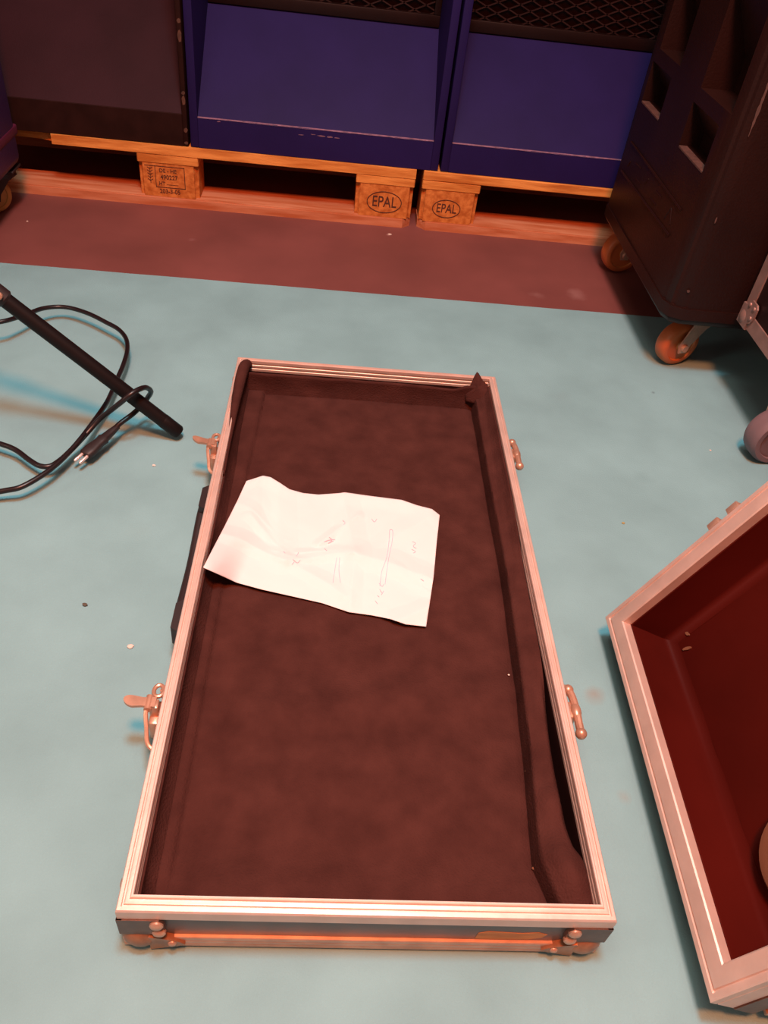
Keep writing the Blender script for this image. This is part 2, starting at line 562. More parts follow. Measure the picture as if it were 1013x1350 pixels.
def lining_pt(s, y):
    """s in 0..1 across the tray"""
    xg, zl, zp, zr, slack = lining_section(y)
    x0, x1 = 0.0142, W - 0.0142
    if y > 0.62:
        x0 -= 0.0030 * sm(0.64, 0.74, y)
    if s < 0.10:                                    # down the left wall
        t = s / 0.10
        return Vector((x0 + 0.010 * t ** 2.2, y, zl + (floor_z(x0 + 0.010, y) - zl) * t))
    if s < 0.76:
        t = (s - 0.10) / 0.66
        x = x0 + 0.010 + (xg - 0.003 - x0 - 0.010) * t
        z = floor_z(x, y)
        z -= 0.004 * sm(0.014, 0.0, xg - x)
        return Vector((x, y, z))
    t = (s - 0.76) / 0.24
    zf = floor_z(xg - 0.003, y) - 0.004
    lump = 0.013 * math.exp(-((y - 0.050) / 0.032) ** 2) + 0.006 * math.exp(-((y - 0.125) / 0.018) ** 2)
    if t < 0.40:                                    # upright side of the padded strip, slightly overhanging
        k = t / 0.40
        return Vector((xg - 0.003 + 0.0040 * k ** 0.7, y, zf - 0.004 * math.sin(PI * min(1, k * 2)) + (zp - zf) * k ** 1.2))
    k = (t - 0.40) / 0.60                           # its top, running to the right wall
    x = xg + 0.001 + (x1 - slack - xg - 0.001) * k
    z = zp + (zr - zp) * k ** 2.5 + (0.0026 + lump) * math.sin(PI * min(1.0, k * 0.9 + 0.06)) + 0.0012 * nz3(k * 3, y * 25, 7)
    if slack > 0.001:
        z -= 0.010 * sm(0.75, 1.0, k) * sm(0.001, 0.006, slack)
    return Vector((x, y, z))


bm = bmesh.new()
NS, NY = 170, 230
S = [i / NS for i in range(NS + 1)]
Y0, Y1 = 0.0143, 0.8665
grid = []
for j in range(NY + 1):
    y = Y0 + (Y1 - Y0) * j / NY
    grid.append([bm.verts.new(lining_pt(s, y)) for s in S])
for j in range(NY):
    for i in range(NS):
        bm.faces.new((grid[j][i], grid[j][i + 1], grid[j + 1][i + 1], grid[j + 1][i]))


def end_wall(row, yb, ztop, back):
    """turn the felt up against an end wall"""
    prev = row
    steps = 8
    for q in range(1, steps + 1):
        t = q / steps
        cur = []
        for i, v in enumerate(row):
            x = v.co.x
            zt = max(v.co.z, ztop(x))
            z = v.co.z + (zt - v.co.z) * t
            yy = v.co.y + (yb - v.co.y) * (1 - (1 - t) ** 3) * back + 0.0010 * nz3(x * 22, t * 2, 9)
            cur.append(bm.verts.new((x, yy, z)))
        for i in range(len(row) - 1):
            bm.faces.new((prev[i], prev[i + 1], cur[i + 1], cur[i]))
        prev = cur


end_wall(grid[NY], 0.8730, lambda x: 0.0730 + 0.0012 * nz3(x * 30, 4.0) - 0.003 * sm(0.30, 0.37, x) + 0.010 * sm(0.37, 0.40, x), 0.8)
end_wall(grid[0], 0.0141, lambda x: 0.066, 0.8)
lining = obj('felt_lining', bm, 'felt', tray, smooth=60, label='black felt lining, slack along its right side')
sol = lining.modifiers.new('thickness', 'SOLIDIFY'); sol.thickness = 0.0022; sol.offset = -1.0
for k, (u, v) in enumerate(((671, 890), (694, 1017), (704, 1145), (636, 1163), (281, 1165), (581, 648), (573, 1166), (275, 1042), (444, 1098))):
    p = onz(u, v, 0.037)
    bm = bmesh.new()
    ball(bm, (p.x, p.y, floor_z(p.x, p.y) + 0.0008 if p.x < 0.38 else 0.0375), 0.0011 + 0.0003 * (k % 3), (1.3, 1, 0.7), 8, 6)
    obj('lint_speck', bm, 'tan' if k else 'crumb_w', lining, label='pale speck of lint')
# pointed flap of felt sticking up in the far right corner, and the rolled one at the far left
bm = bmesh.new()
tip = [Vector((0.3935, 0.8700, 0.0600)), Vector((0.4020, 0.8780, 0.0790)), Vector((0.4085, 0.8850, 0.0985)), Vector((0.4180, 0.8790, 0.0885)), Vector((0.4285, 0.8740, 0.0810)), Vector((0.4310, 0.8620, 0.0680)),
       Vector((0.4220, 0.8560, 0.0600)), Vector((0.4080, 0.8600, 0.0520)), Vector((0.3960, 0.8660, 0.0500))]
cen = Vector((0.4130, 0.8680, 0.0790))
NR = 6
rings = []
tipd = []
for a, b in zip(tip, tip[1:] + tip[:1]):
    for q in range(4):
        tipd.append(a.lerp(b, q / 4))
for r in range(1, NR + 1):
    rings.append([bm.verts.new(cen.lerp(p, r / NR) + Vector((0, 0, 0.0022 * nz3(p.x * 60, p.y * 60, r * 0.5)))) for p in tipd])
c0 = bm.verts.new(cen)
nn = len(tipd)
for k in range(nn):
    bm.faces.new((c0, rings[0][k], rings[0][(k + 1) % nn]))
    for r in range(NR - 1):
        bm.faces.new((rings[r][k], rings[r + 1][k], rings[r + 1][(k + 1) % nn], rings[r][(k + 1) % nn]))
fl = obj('felt_flap', bm, 'felt', lining, smooth=50, label='pointed fold of felt sticking up at the corner')
sol = fl.modifiers.new('thickness', 'SOLIDIFY'); sol.thickness = 0.0020
bm = bmesh.new()
tube(bm, catmull([(0.0150, 0.60, 0.0735), (0.0140, 0.68, 0.0790), (0.0125, 0.76, 0.0810), (0.0125, 0.835, 0.0815), (0.0145, 0.872, 0.0815), (0.0180, 0.888, 0.0770)], 8), [0.001] + [0.0022 + 0.0072 * sm(0, 26, i) for i in range(39)] + [0.004], 12)
obj('felt_roll', bm, 'felt', lining, smooth=60, label='felt rolled up along the left rim')

# ------------------------------------------------------------------ crumpled paper
C00, C10, C11, C01 = onz(268, 748, 0.052), onz(562, 826, 0.040), onz(580, 676, 0.040), onz(341, 627, 0.040)
edge_bot = [(268, 748), (290, 758), (312, 768), (345, 777), (385, 786), (425, 795), (460, 807), (490, 811), (515, 816), (535, 823), (562, 826)]
edge_top = [(325, 634), (347, 627), (357, 629), (370, 637), (382, 645), (400, 650), (420, 652), (448, 650), (455, 649), (490, 654), (530, 659), (550, 666), (570, 671), (580, 679)]
edge_l = [(268, 748), (283, 719), (298, 690), (313, 660), (325, 634)]
edge_r = [(562, 826), (566, 800), (572, 760), (576, 715), (580, 679)]


def interp_poly(P, t):
    d = [0]
    for a, b in zip(P, P[1:]):
        d.append(d[-1] + math.hypot(a[0] - b[0], a[1] - b[1]))
    s = t * d[-1]
    for i in range(len(P) - 1):
        if s <= d[i + 1] or i == len(P) - 2:
            k = (s - d[i]) / (d[i + 1] - d[i])
            return (P[i][0] + (P[i + 1][0] - P[i][0]) * k, P[i][1] + (P[i + 1][1] - P[i][1]) * k)


def coons(s, t):
    b, u = interp_poly(edge_bot, s), interp_poly(edge_top, s)
    l, r = interp_poly(edge_l, t), interp_poly(edge_r, t)
    p00, p10, p01, p11 = edge_bot[0], edge_bot[-1], edge_top[0], edge_top[-1]
    return tuple((1 - t) * b[i] + t * u[i] + (1 - s) * l[i] + s * r[i]
                 - ((1 - s) * (1 - t) * p00[i] + s * (1 - t) * p10[i] + (1 - s) * t * p01[i] + s * t * p11[i]) for i in (0, 1))


# creases: (u0, v0, u1, v1, height, width) in picture-independent paper coordinates s, t
CRE = [(0.0, 0.40, 0.33, 0.33, 0.0060, 0.07), (0.33, 0.33, 0.62, 0.50, 0.0050, 0.06), (0.62, 0.50, 1.0, 0.42, 0.0065, 0.09), (0.33, 0.33, 0.62, 0.12, 0.0040, 0.06),
       (0.62, 0.50, 0.50, 1.0, 0.0045, 0.08), (0.30, 0.30, 0.18, 1.0, 0.0035, 0.09), (0.45, 0.52, 0.60, 0.82, 0.0042, 0.035), (0.36, 0.42, 0.62, 0.52, 0.0032, 0.03),
       (0.25, 0.40, 0.42, 0.36, 0.0036, 0.025), (0.78, 0.45, 1.0, 0.30, 0.0028, 0.05), (0.86, 0.0, 1.0, 0.18, 0.0040, 0.06), (0.10, 0.62, 0.30, 0.42, 0.0036, 0.05),
       (0.62, 0.50, 0.66, 0.05, 0.0035, 0.05), (0.0, 0.75, 0.30, 0.52, 0.0025, 0.05), (0.66, 0.48, 0.95, 0.95, 0.0022, 0.06)]


def seg_d(s, t, c):
    ax, ay, bx, by = c[0], c[1] * 0.7, c[2], c[3] * 0.7
    px, py = s, t * 0.7
    dx, dy = bx - ax, by - ay
    k = max(0, min(1, ((px - ax) * dx + (py - ay) * dy) / (dx * dx + dy * dy)))
    return math.hypot(px - ax - dx * k, py - ay - dy * k)


def paper_z(s, t):
    z = 0.0405
    tents = sorted((c[4] * max(0.0, 1 - seg_d(s, t, c) / c[5]) for c in CRE), reverse=True)
    z += tents[0] + 0.30 * sum(tents[1:])
    z += 0.0030 * nz3(s * 4, t * 3, 1.7) + 0.0011 * abs(nz3(s * 9, t * 7, 3.3))
    z += 0.036 * sm(0.17, 0.0, s) * sm(0.55, 0.0, t)         # leans up against the left wall of the tray
    z += 0.010 * sm(0.22, 0.05, s)
    z += 0.004 * sm(0.88, 1.0, t) * (0.5 + 0.5 * math.sin(s * 11))
    return max(z, 0.0395)


def paper_pt(s, t, lift=0.0):
    u, v = coons(s, t)
    return onz(u, v, paper_z(s, t) + lift)


bm = bmesh.new()
NS, NT = 180, 124
g = [[bm.verts.new(paper_pt(i / NS, j / NT)) for i in range(NS + 1)] for j in range(NT + 1)]
for j in range(NT):
    for i in range(NS):
        bm.faces.new((g[j][i], g[j][i + 1], g[j + 1][i + 1], g[j + 1][i]))
pap = thing('paper_sheet', 'crumpled white sheet of paper with faint handwriting on the black felt', 'paper', (0.17, 0.5, 0.038))
sh = obj('sheet', bm, 'paper', pap, smooth=60)
sol = sh.modifiers.new('thickness', 'SOLIDIFY'); sol.thickness = 0.0003; sol.offset = -1


def uv2st(u, v):
    s, t = 0.5, 0.5
    for _ in range(40):
        p = coons(s, t)
        ps, pt = coons(s + 1e-3, t), coons(s, t + 1e-3)
        a, b, c, d = (ps[0] - p[0]) / 1e-3, (pt[0] - p[0]) / 1e-3, (ps[1] - p[1]) / 1e-3, (pt[1] - p[1]) / 1e-3
        det = a * d - b * c
        eu, ev = u - p[0], v - p[1]
        s += 0.8 * (d * eu - b * ev) / det
        t += 0.8 * (-c * eu + a * ev) / det
        s, t = min(1, max(0, s)), min(1, max(0, t))
    return s, t


strokes = [[(514, 698), (518, 700), (517, 715), (512, 740), (508, 770)], [(514, 699), (513, 715), (510, 735), (504, 752), (501, 772)],
           [(500, 769), (504, 773), (506, 770)], [(501, 777), (504, 782), (506, 779), (503, 784)], [(498, 785), (500, 787)], [(495, 792), (498, 796)],
           [(544, 714), (548, 716), (545, 720), (549, 723)], [(543, 724), (548, 727), (545, 729)], [(490, 684), (494, 688), (497, 684)],
           [(439, 768), (441, 755), (444, 735)], [(449, 768), (447, 752), (448, 735)], [(452, 686), (455, 689), (453, 692)],
           [(434, 708), (438, 712), (433, 716), (440, 713)], [(428, 714), (434, 712), (442, 711)], [(386, 737), (392, 742), (396, 738)], [(394, 728), (391, 733)],
           [(388, 741), (385, 744)], [(428, 723), (431, 726)], [(555, 763), (559, 766)], [(374, 727), (376, 729)]]
for sk in strokes:
    bm = bmesh.new()
    pts = []
    for p in catmull([(a, b, 0) for a, b in sk], 5):
        s, t = uv2st(p.x, p.y)
        pts.append(paper_pt(s, t, 0.0005))
    tube(bm, pts, 0.0004, 5)
    obj('ink_stroke', bm, 'ink', pap, label='faint purple ink mark')

# ------------------------------------------------------------------ the lid, stood on its short edge and leaning back
lP = Vector((0.5375, 0.3970, 0.0400))
la_ = Vector((-0.0158, -0.99987, 0.0)).normalized()
lb = Vector((0.4191, -0.0066, 0.9079)).normalized()
ld = lb.cross(la_).normalized()
if ld.z > 0:
    ld = -ld
LW, LL, LD = 0.4500, 0.9027, 0.0952
# local frame: x along the short edge, y up the long edge, z out of the opening
mt4 = Matrix.Identity(4)
for i in range(3):
    mt4[i][0], mt4[i][1], mt4[i][2] = la_[i], lb[i], -ld[i]
base = lP + ld * LD + Vector((0, 0, 0.0025))
for i in range(3):
    mt4[i][3] = base[i]
lid = thing('leaning_flight_case', 'flight case half leaning on its short edge, its dark red lining facing the tray', 'case', mtx=mt4)
LRIM = [(0.0, LD - 0.030), (0.0, LD - 0.0105), (0.0010, LD - 0.0095), (0.0, LD - 0.0085), (0.0, LD - 0.001), (0.0012, LD), (0.0058, LD), (0.0066, LD - 0.0022), (0.0080, LD - 0.0022), (0.0088, LD - 0.0004),
        (0.0120, LD), (0.0240, LD - 0.0008), (0.0255, LD - 0.0022), (0.0255, LD - 0.014), (0.0220, LD - 0.014), (0.0120, LD - 0.014), (0.0040, LD - 0.030)]
bm = bmesh.new()
frame_sweep(bm, LRIM, LW, LL)
obj('rim_profile', bm, 'alu', lid, local=True, smooth=25, label='brushed aluminium rim')
bm = bmesh.new()
frame_sweep(bm, [(0.0035, 0.004), (0.0035, LD - 0.020), (0.0115, LD - 0.020), (0.0115, 0.004)], LW, LL)
box(bm, 0.004, LW - 0.004, 0.004, LL - 0.004, 0.003, 0.012)
obj('shell_panel', bm, 'lam', lid, local=True, label='dark grey laminated plywood shell')
bm = bmesh.new()
frame_sweep(bm, [(0.0015, 0.0), (0.0, 0.0018), (0.0, 0.024), (0.004, 0.024), (0.004, 0.003), (0.026, 0.003), (0.026, 0.0)], LW, LL)
obj('edge_profile', bm, 'alu_old', lid, local=True, smooth=25, label='aluminium edging round the back')
bm = bmesh.new()
frame_sweep(bm, [(0.0116, 0.0125), (0.0116, LD - 0.014), (0.0275, LD - 0.014), (0.0285, 0.030), (0.034, 0.0225), (0.042, 0.0205), (0.042, 0.0125)], LW, LL)
n0 = 28
gv = [[bm.verts.new((0.042 + (LW - 0.084) * i / n0, 0.042 + (LL - 0.084) * j / n0, 0.0205 + 0.0012 * nz3(i * 0.3, j * 0.3, 2))) for i in range(n0 + 1)] for j in range(n0 + 1)]
for j in range(n0):
    for i in range(n0):
        bm.faces.new((gv[j][i], gv[j][i + 1], gv[j + 1][i + 1], gv[j + 1][i]))
obj('lining', bm, 'lidin', lid, local=True, smooth=50, label='dark red lining')
# tan foam disc and worn flecks inside
bm = bmesh.new()
lathe(bm, [(0, 0.052), (0.011, 0.052), (0.016, 0.048), (0.018, 0.040), (0.0185, 0)], (0.345, 0.104, 0.0200), (0, 0, 1), 40)
obj('foam_pad', bm, 'tan', lid, local=True, label='tan round foam pad')
for (x, y, w_, h_, a_) in ((0.058, 0.052, 0.009, 0.0025, 1.2), (0.040, 0.060, 0.0045, 0.0025, 0.5)):
    bm = bmesh.new()
    poly = [(w_ * math.cos(2 * PI * k / 10) * (0.7 + 0.3 * random.random()), h_ * math.sin(2 * PI * k / 10) * (0.7 + 0.3 * random.random())) for k in range(10)]
    ca, sa = math.cos(a_), math.sin(a_)
    prism(bm, poly, lambda u, v, h: Vector((x + u * ca - v * sa, y + u * sa + v * ca, h)), 0.0208, 0.0222)
    obj('worn_fleck', bm, 'tan', lid, local=True, label='pale worn fleck in the lining')
# hinge catches on the long edge that points away, and on the other
for side in (0, 1):
    for yc in (0.191, 0.712):
        bm = bmesh.new()
        X = lambda u: -u if side == 0 else LW + u
        a, b = sorted((X(-0.003), X(0.0025)))
        box(bm, a, b, yc - 0.010, yc + 0.045, 0.012, LD - 0.012, 0.001)
        for dy in (0.0, 0.0295):
            a, b = sorted((X(0.0005), X(0.0095)))
            box(bm, a, b, yc + dy - 0.0085, yc + dy + 0.0085, LD - 0.028, LD - 0.001, 0.0015)
        obj('catch_tab', bm, 'alu_old', lid, local=True, label='pair of aluminium catch lugs')
for sx in (0, 1):
    for sy in (0, 1):
        bm = bmesh.new()
        X = lambda u, v, z: Vector((u if sx == 0 else LW - u, v if sy == 0 else LL - v, z))
        ball(bm, X(0.0165, 0.0165, 0.0165), 0.0185, (1, 1, 1), 22, 14)
        lobe = [(0.010, 0.004), (0.052, 0.010), (0.056, 0.015), (0.050, 0.022), (0.036, 0.030), (0.022, 0.029), (0.010, 0.034)]
        prism(bm, lobe, lambda u, v, h: X(u, h, v), -0.0028, 0.004)
        prism(bm, lobe, lambda u, v, h: X(h, u, v), -0.0028, 0.004)
        br = obj('corner_brace', bm, 'brace', lid, local=True, smooth=40, label='steel ball corner')
        for (u, z) in ((0.045, 0.016), (0.033, 0.0245)):
            bm = bmesh.new()
            lathe(bm, [(0, 0.0042), (0.0042, 0.0042), (0.0062, 0.002), (0.0063, 0)], X(u, 0, z), (0, -1, 0) if sy == 0 else (0, 1, 0), 14)
            obj('rivet', bm, 'steel', br, local=True)
        bm = bmesh.new()
        up = [(0.0, 0.040), (0.036, 0.040), (0.040, 0.046), (0.038, LD - 0.031), (0.0, LD - 0.031)]
        prism(bm, up, lambda u, v, h: X(u, h, v), -0.0012, 0.004)
        prism(bm, up, lambda u, v, h: X(h, u, v), -0.0012, 0.004)
        obj('upper_plate', bm, 'darksteel', br, local=True)

# ------------------------------------------------------------------ pallets
PX, PY = 0.3396, 1.7082


def make_pallet(x0, name, label, style):
    p = thing(name, label, 'pallet', (x0 + 0.6, PY + 0.4, -0.002), group='wooden pallets along the wall')
    P = lambda u, v, z: Vector((x0 + u, PY + v, z))
    zz = -0.002
    tops = [(0, 0.145), (0.1875, 0.2875), (0.3275, 0.4725), (0.5125, 0.6125), (0.655, 0.80)]
    for i, (a, b) in enumerate(tops):
        bm = bmesh.new()
        if i == 0 and style == 0:
            # front board, split away at its left end
            poly = [(0.0, 0.045), (0.300, 0.028), (0.328, 0.020), (0.333, 0.0), (1.2, 0.0), (1.2, b), (0.0, b)]
            prism(bm, poly, lambda u, v, h: P(u, v, h), 0.1222, 0.144)
        else:
            box(bm, x0, x0 + 1.2, PY + a, PY + b, 0.1222, 0.144, 0.0015, 1)
        obj('deck_board', bm, 'wood', p)
    for (a, b) in ((0, 0.145), (0.5275, 0.6725), (1.055, 1.2)):
        bm = bmesh.new()
        box(bm, x0 + a, x0 + b, PY + 0.001, PY + 0.799, 0.100, 0.1220, 0.002, 1)
        obj('stringer_board', bm, 'wood', p)
    for (a, b) in ((0, 0.10), (0.3275, 0.4725), (0.70, 0.80)):
        bm = bmesh.new()
        c = 0.02
        poly = [(0.0, a + c), (c, a), (1.2 - c, a), (1.2, a + c), (1.2, b - c), (1.2 - c, b), (c, b), (0, b - c)] if a in (0, 0.70) else [(0, a), (1.2, a), (1.2, b), (0, b)]
        prism(bm, poly, lambda u, v, h: P(u, v, h), zz, 0.0208)
        bmesh.ops.bevel(bm, geom=[e for e in bm.edges if abs(e.verts[0].co.z - 0.0208) < 1e-4 and abs(e.verts[1].co.z - 0.0208) < 1e-4], offset=0.0025, segments=2, affect='EDGES')
        obj('base_board', bm, 'wood2', p)
        for (u0, u1) in ((0, 0.145), (0.5275, 0.6725), (1.055, 1.2)):
            bm = bmesh.new()
            box(bm, x0 + u0 + 0.0015, x0 + u1 - 0.0015, PY + a + 0.0025, PY + b - 0.002, 0.0210, 0.0998, 0.0)
            # chamfered outer upright edges
            es = [e for e in bm.edges if abs(e.verts[0].co.z - e.verts[1].co.z) > 0.05]
            bmesh.ops.bevel(bm, geom=es, offset=0.010, segments=3, affect='EDGES')
            bl = obj('block', bm, 'chip', p)
            if a == 0:
                fy = PY + 0.0025
                T = lambda cx, cz: (lambda x, y, z: Vector((x0 + cx + x, fy - 0.0002 - z * 0.5, cz + y)))
                if (style == 0 and u0 > 1.0) or (style == 1 and u0 == 0):
                    cx, cz = (u0 + 0.074, 0.058) if style == 0 else (u0 + 0.068, 0.056)
                    hw, hh, sz = (0.043, 0.026, 0.036) if style == 0 else (0.035, 0.022, 0.030)
                    bt = text_bm('EPAL', 0.036, lambda x, y, z: Vector((x * sz / 0.036 * 0.80, y * sz / 0.036 * 1.05, z)), bold=0.0003)
                    for v in bt.verts:
                        v.co = T(cx, cz)(v.co.x, v.co.y, v.co.z)
                    pts = [T(cx, cz)(hw * math.cos(2 * PI * k / 48), hh * math.sin(2 * PI * k / 48), 0.0) for k in range(49)]
                    tube(bt, pts, 0.0011, 6, caps=False)
                    obj('stamp_mark', bt, 'burn', bl, label='EPAL stamped in an oval')
                elif style == 0 and abs(u0 - 0.5275) < 1e-3:
                    bt = bmesh.new()
                    for (s, cx, cz, sz, sx) in (('DE - HE', 0.071, 0.0835, 0.0125, 1.0), ('490227', 0.073, 0.068, 0.0145, 0.95), ('HT', 0.055, 0.0525, 0.0125, 0.9), ('203-3-05', 0.073, 0.034, 0.0145, 0.95)):
                        b2 = text_bm(s, sz, lambda x, y, z: T(u0 + cx, cz)(x * sx, y, z), bold=0.0002)
                        bm_append(bt, b2)
                    bx = lambda a0, a1, c0, c1: box(bt, x0 + u0 + a0, x0 + u0 + a1, fy - 0.0006, fy + 0.001, c0, c1)
                    bx(0.016, 0.111, 0.0930, 0.0944); bx(0.040, 0.111, 0.0430, 0.0446); bx(0.1095, 0.1112, 0.0430, 0.0944)
                    bx(0.0400, 0.0414, 0.0430, 0.0944); bx(0.066, 0.094, 0.0505, 0.0514)
                    # upright ear-of-wheat mark in the narrow field
                    bx(0.0275, 0.0288, 0.052, 0.089)
                    for q in range(5):
                        z = 0.058 + q * 0.007
                        for sgn in (-1, 1):
                            tube(bt, [T(u0 + 0.028, z)(0, 0, 0), T(u0 + 0.028, z)(sgn * 0.006, 0.004, 0)], 0.0008, 5)
                    obj('stamp_mark', bt, 'burn', bl, label='burnt-in heat treatment stamp and date code')
    return p


pal1 = make_pallet(PX - 1.2, 'pallet', 'wooden pallet under the black speaker, stamped EPAL and 203-3-05', 0)
pal2 = make_pallet(PX + 0.0185, 'pallet', 'wooden pallet under the right blue speaker, behind the black wheeled plastic case', 1)

# ------------------------------------------------------------------ bass speakers on the pallets


def make_speaker(x0, x1, label, paint, lippaint, chip=False, group=None, lip_h=0.068, scuffs=()):
    zb = 0.1445
    yF = 1.7125
    HH, DD = 0.80, 0.70
    th = 0.0195 if not chip else 0.0120
    s = thing('bass_speaker', label, 'speaker', ((x0 + x1) / 2, yF + DD / 2, zb), group=group)
    for k in (0, 1):
        a, b = (x0, x0 + th) if k == 0 else (x1 - th, x1)
        bm = bmesh.new()
        box(bm, a, b, yF, yF + DD, zb, zb + HH, 0.003)
        sp = obj('side_panel', bm, paint if not chip else lippaint, s)
        if chip and k == 1:
            for (zc, hh) in ((0.182, 0.006), (0.246, 0.011), (0.262, 0.004), (0.375, 0.013), (0.405, 0.005), (0.153, 0.004)):
                bm = bmesh.new()
                poly = [((0.0035 + 0.002 * random.random()) * math.cos(2 * PI * q / 9), hh * (0.6 + 0.5 * random.random()) * math.sin(2 * PI * q / 9)) for q in range(9)]
                prism(bm, poly, lambda u, v, h: Vector(((a + b) / 2 + 0.001 + u, h, zc + v)), yF - 0.0006, yF + 0.002)
                obj('chipped_spot', bm, 'chipped', sp)
    bm = bmesh.new()
    box(bm, x0 + th, x1 - th, yF + DD - 0.02, yF + DD, zb, zb + HH)
    box(bm, x0 + th, x1 - th, yF + 0.005, yF + DD - 0.02, zb, zb + 0.018)
    box(bm, x0 + th, x1 - th, yF + 0.005, yF + DD - 0.02, zb + HH - 0.018, zb + HH)
    obj('carcass', bm, paint, s)
    bm = bmesh.new()
    zl = zb + lip_h
    box(bm, x0 + th - 0.0005, x1 - th + 0.0005, yF + 0.0004, yF + 0.018, zb, zl, 0.0008, 1)
    lipo = obj('front_lip', bm, lippaint, s)
    # sloping panel
    y1, z1 = 1.949, 0.4085
    if chip:
        y1, z1 = 1.990, 0.458
    bm = bmesh.new()
    prism(bm, [(yF + 0.004, zl), (y1, z1), (y1, z1 - 0.018), (yF + 0.004, zl - 0.018)], lambda u, v, h: Vector((h, u, v)), x0 + th, x1 - th)
    obj('sloped_panel', bm, paint, s)
    if not chip:
        # worn pale edge along the top of the lip
        bm = bmesh.new()
        xs = [x0 + th + (x1 - x0 - 2 * th) * q / 90 for q in range(91)]
        for a, b in zip(xs, xs[1:]):
            w = 0.0003 + 0.0009 * max(0, 0.45 + nz3(a * 18, x0 * 7)) + 0.0009 * max(0, nz3(a * 70, x0 * 9))
            q = [bm.verts.new(v) for v in ((a, yF - 0.0001, zl - w), (b, yF - 0.0001, zl - w), (b, yF + 0.0040, zl + 0.0014), (a, yF + 0.0040, zl + 0.0014))]
            bm.faces.new(q)
        obj('worn_edge', bm, 'blue_edge', lipo, label='pale worn edge', recalc=False)
        for (sx, sz, sw, shh) in scuffs:
            bm = bmesh.new()
            poly = [(sw * math.cos(2 * PI * q / 11) * (0.55 + 0.5 * random.random()), shh * math.sin(2 * PI * q / 11) * (0.4 + 0.7 * random.random())) for q in range(11)]
            prism(bm, poly, lambda u, v, h: Vector((sx + u, h, sz + v)), yF - 0.0001, yF + 0.001)
            obj('scuff', bm, 'blue_edge', lipo, label='pale scuff')
        # grille frame and expanded mesh above the slope
        bm = bmesh.new()
        xa, xb = x0 + th, x1 - th
        zt = zb + HH - 0.02
        yg = y1 - 0.012
        lean = 0.02
        box(bm, xa, xb, yg, yg + 0.020, z1 - 0.004, z1 + 0.022, 0.002)
        box(bm, xa, xb, yg, yg + 0.020, zt - 0.025, zt, 0.002)
        box(bm, xa, xa + 0.016, yg, yg + 0.020, z1 + 0.022, zt - 0.025, 0.002)
        box(bm, xb - 0.016, xb, yg, yg + 0.020, z1 + 0.022, zt - 0.025, 0.002)
        obj('grille_frame', bm, 'grille', s, label='black metal grille frame')
        bm = bmesh.new()
        gx0, gx1, gz0, gz1 = xa + 0.010, xb - 0.010, z1 + 0.016, zt - 0.02
        cw, chh = 0.050, 0.0225
        nx, nzz = int((gx1 - gx0) / cw), int((gz1 - gz0) / chh)
        cw, chh = (gx1 - gx0) / nx, (gz1 - gz0) / nzz
        yy = yg + 0.010

        def strut(p, q, w=0.0013):
            d = (Vector(q) - Vector(p)).normalized()
            n2 = Vector((-d.z, 0, d.x)) * w
            vs = [bm.verts.new(Vector(c) + o_) for c in (p, q) for o_ in (n2, -n2)]
            vb = [bm.verts.new(v.co + Vector((0, 0.003, 0))) for v in vs]
            bm.faces.new((vs[0], vs[1], vs[3], vs[2])); bm.faces.new((vb[0], vb[2], vb[3], vb[1]))
            bm.faces.new((vs[0], vs[2], vb[2], vb[0])); bm.faces.new((vs[1], vb[1], vb[3], vs[3]))
        for i in range(nx):
            for j in range(nzz):
                ax, az = gx0 + i * cw, gz0 + j * chh
                strut((ax, yy, az + chh / 2), (ax + cw / 2, yy, az)); strut((ax + cw / 2, yy, az), (ax + cw, yy, az + chh / 2))
                strut((ax, yy, az + chh / 2), (ax + cw / 2, yy, az + chh)); strut((ax + cw / 2, yy, az + chh), (ax + cw, yy, az + chh / 2))
        obj('grille_mesh', bm, 'mesh', s, label='black expanded metal mesh', recalc=False)
        bm = bmesh.new()
        box(bm, xa, xb, yg + 0.05, yg + 0.06, z1 - 0.01, zt)
        obj('foam_backing', bm, 'foam', s)
    return s


gsp = 'blue bass speakers on pallets'
make_speaker(-0.2035, 0.3915, 'left of the two blue bass speakers, next to the black speaker', 'blue', 'blue', scuffs=[(0.105, 0.199, 0.011, 0.0016), (0.125, 0.1985, 0.008, 0.0022), (0.142, 0.198, 0.009, 0.0012), (0.058, 0.197, 0.008, 0.0009), (-0.135, 0.208, 0.006, 0.0012), (0.085, 0.2005, 0.006, 0.0010)])
make_speaker(0.3975, 0.9925, 'right of the two blue bass speakers, partly behind the black wheeled plastic case', 'blue', 'blue', scuffs=[])
make_speaker(-0.800, -0.2085, 'black bass speaker with chipped edges, leftmost on the pallets', 'blkpaint', 'blkdark', chip=True, lip_h=0.0715)


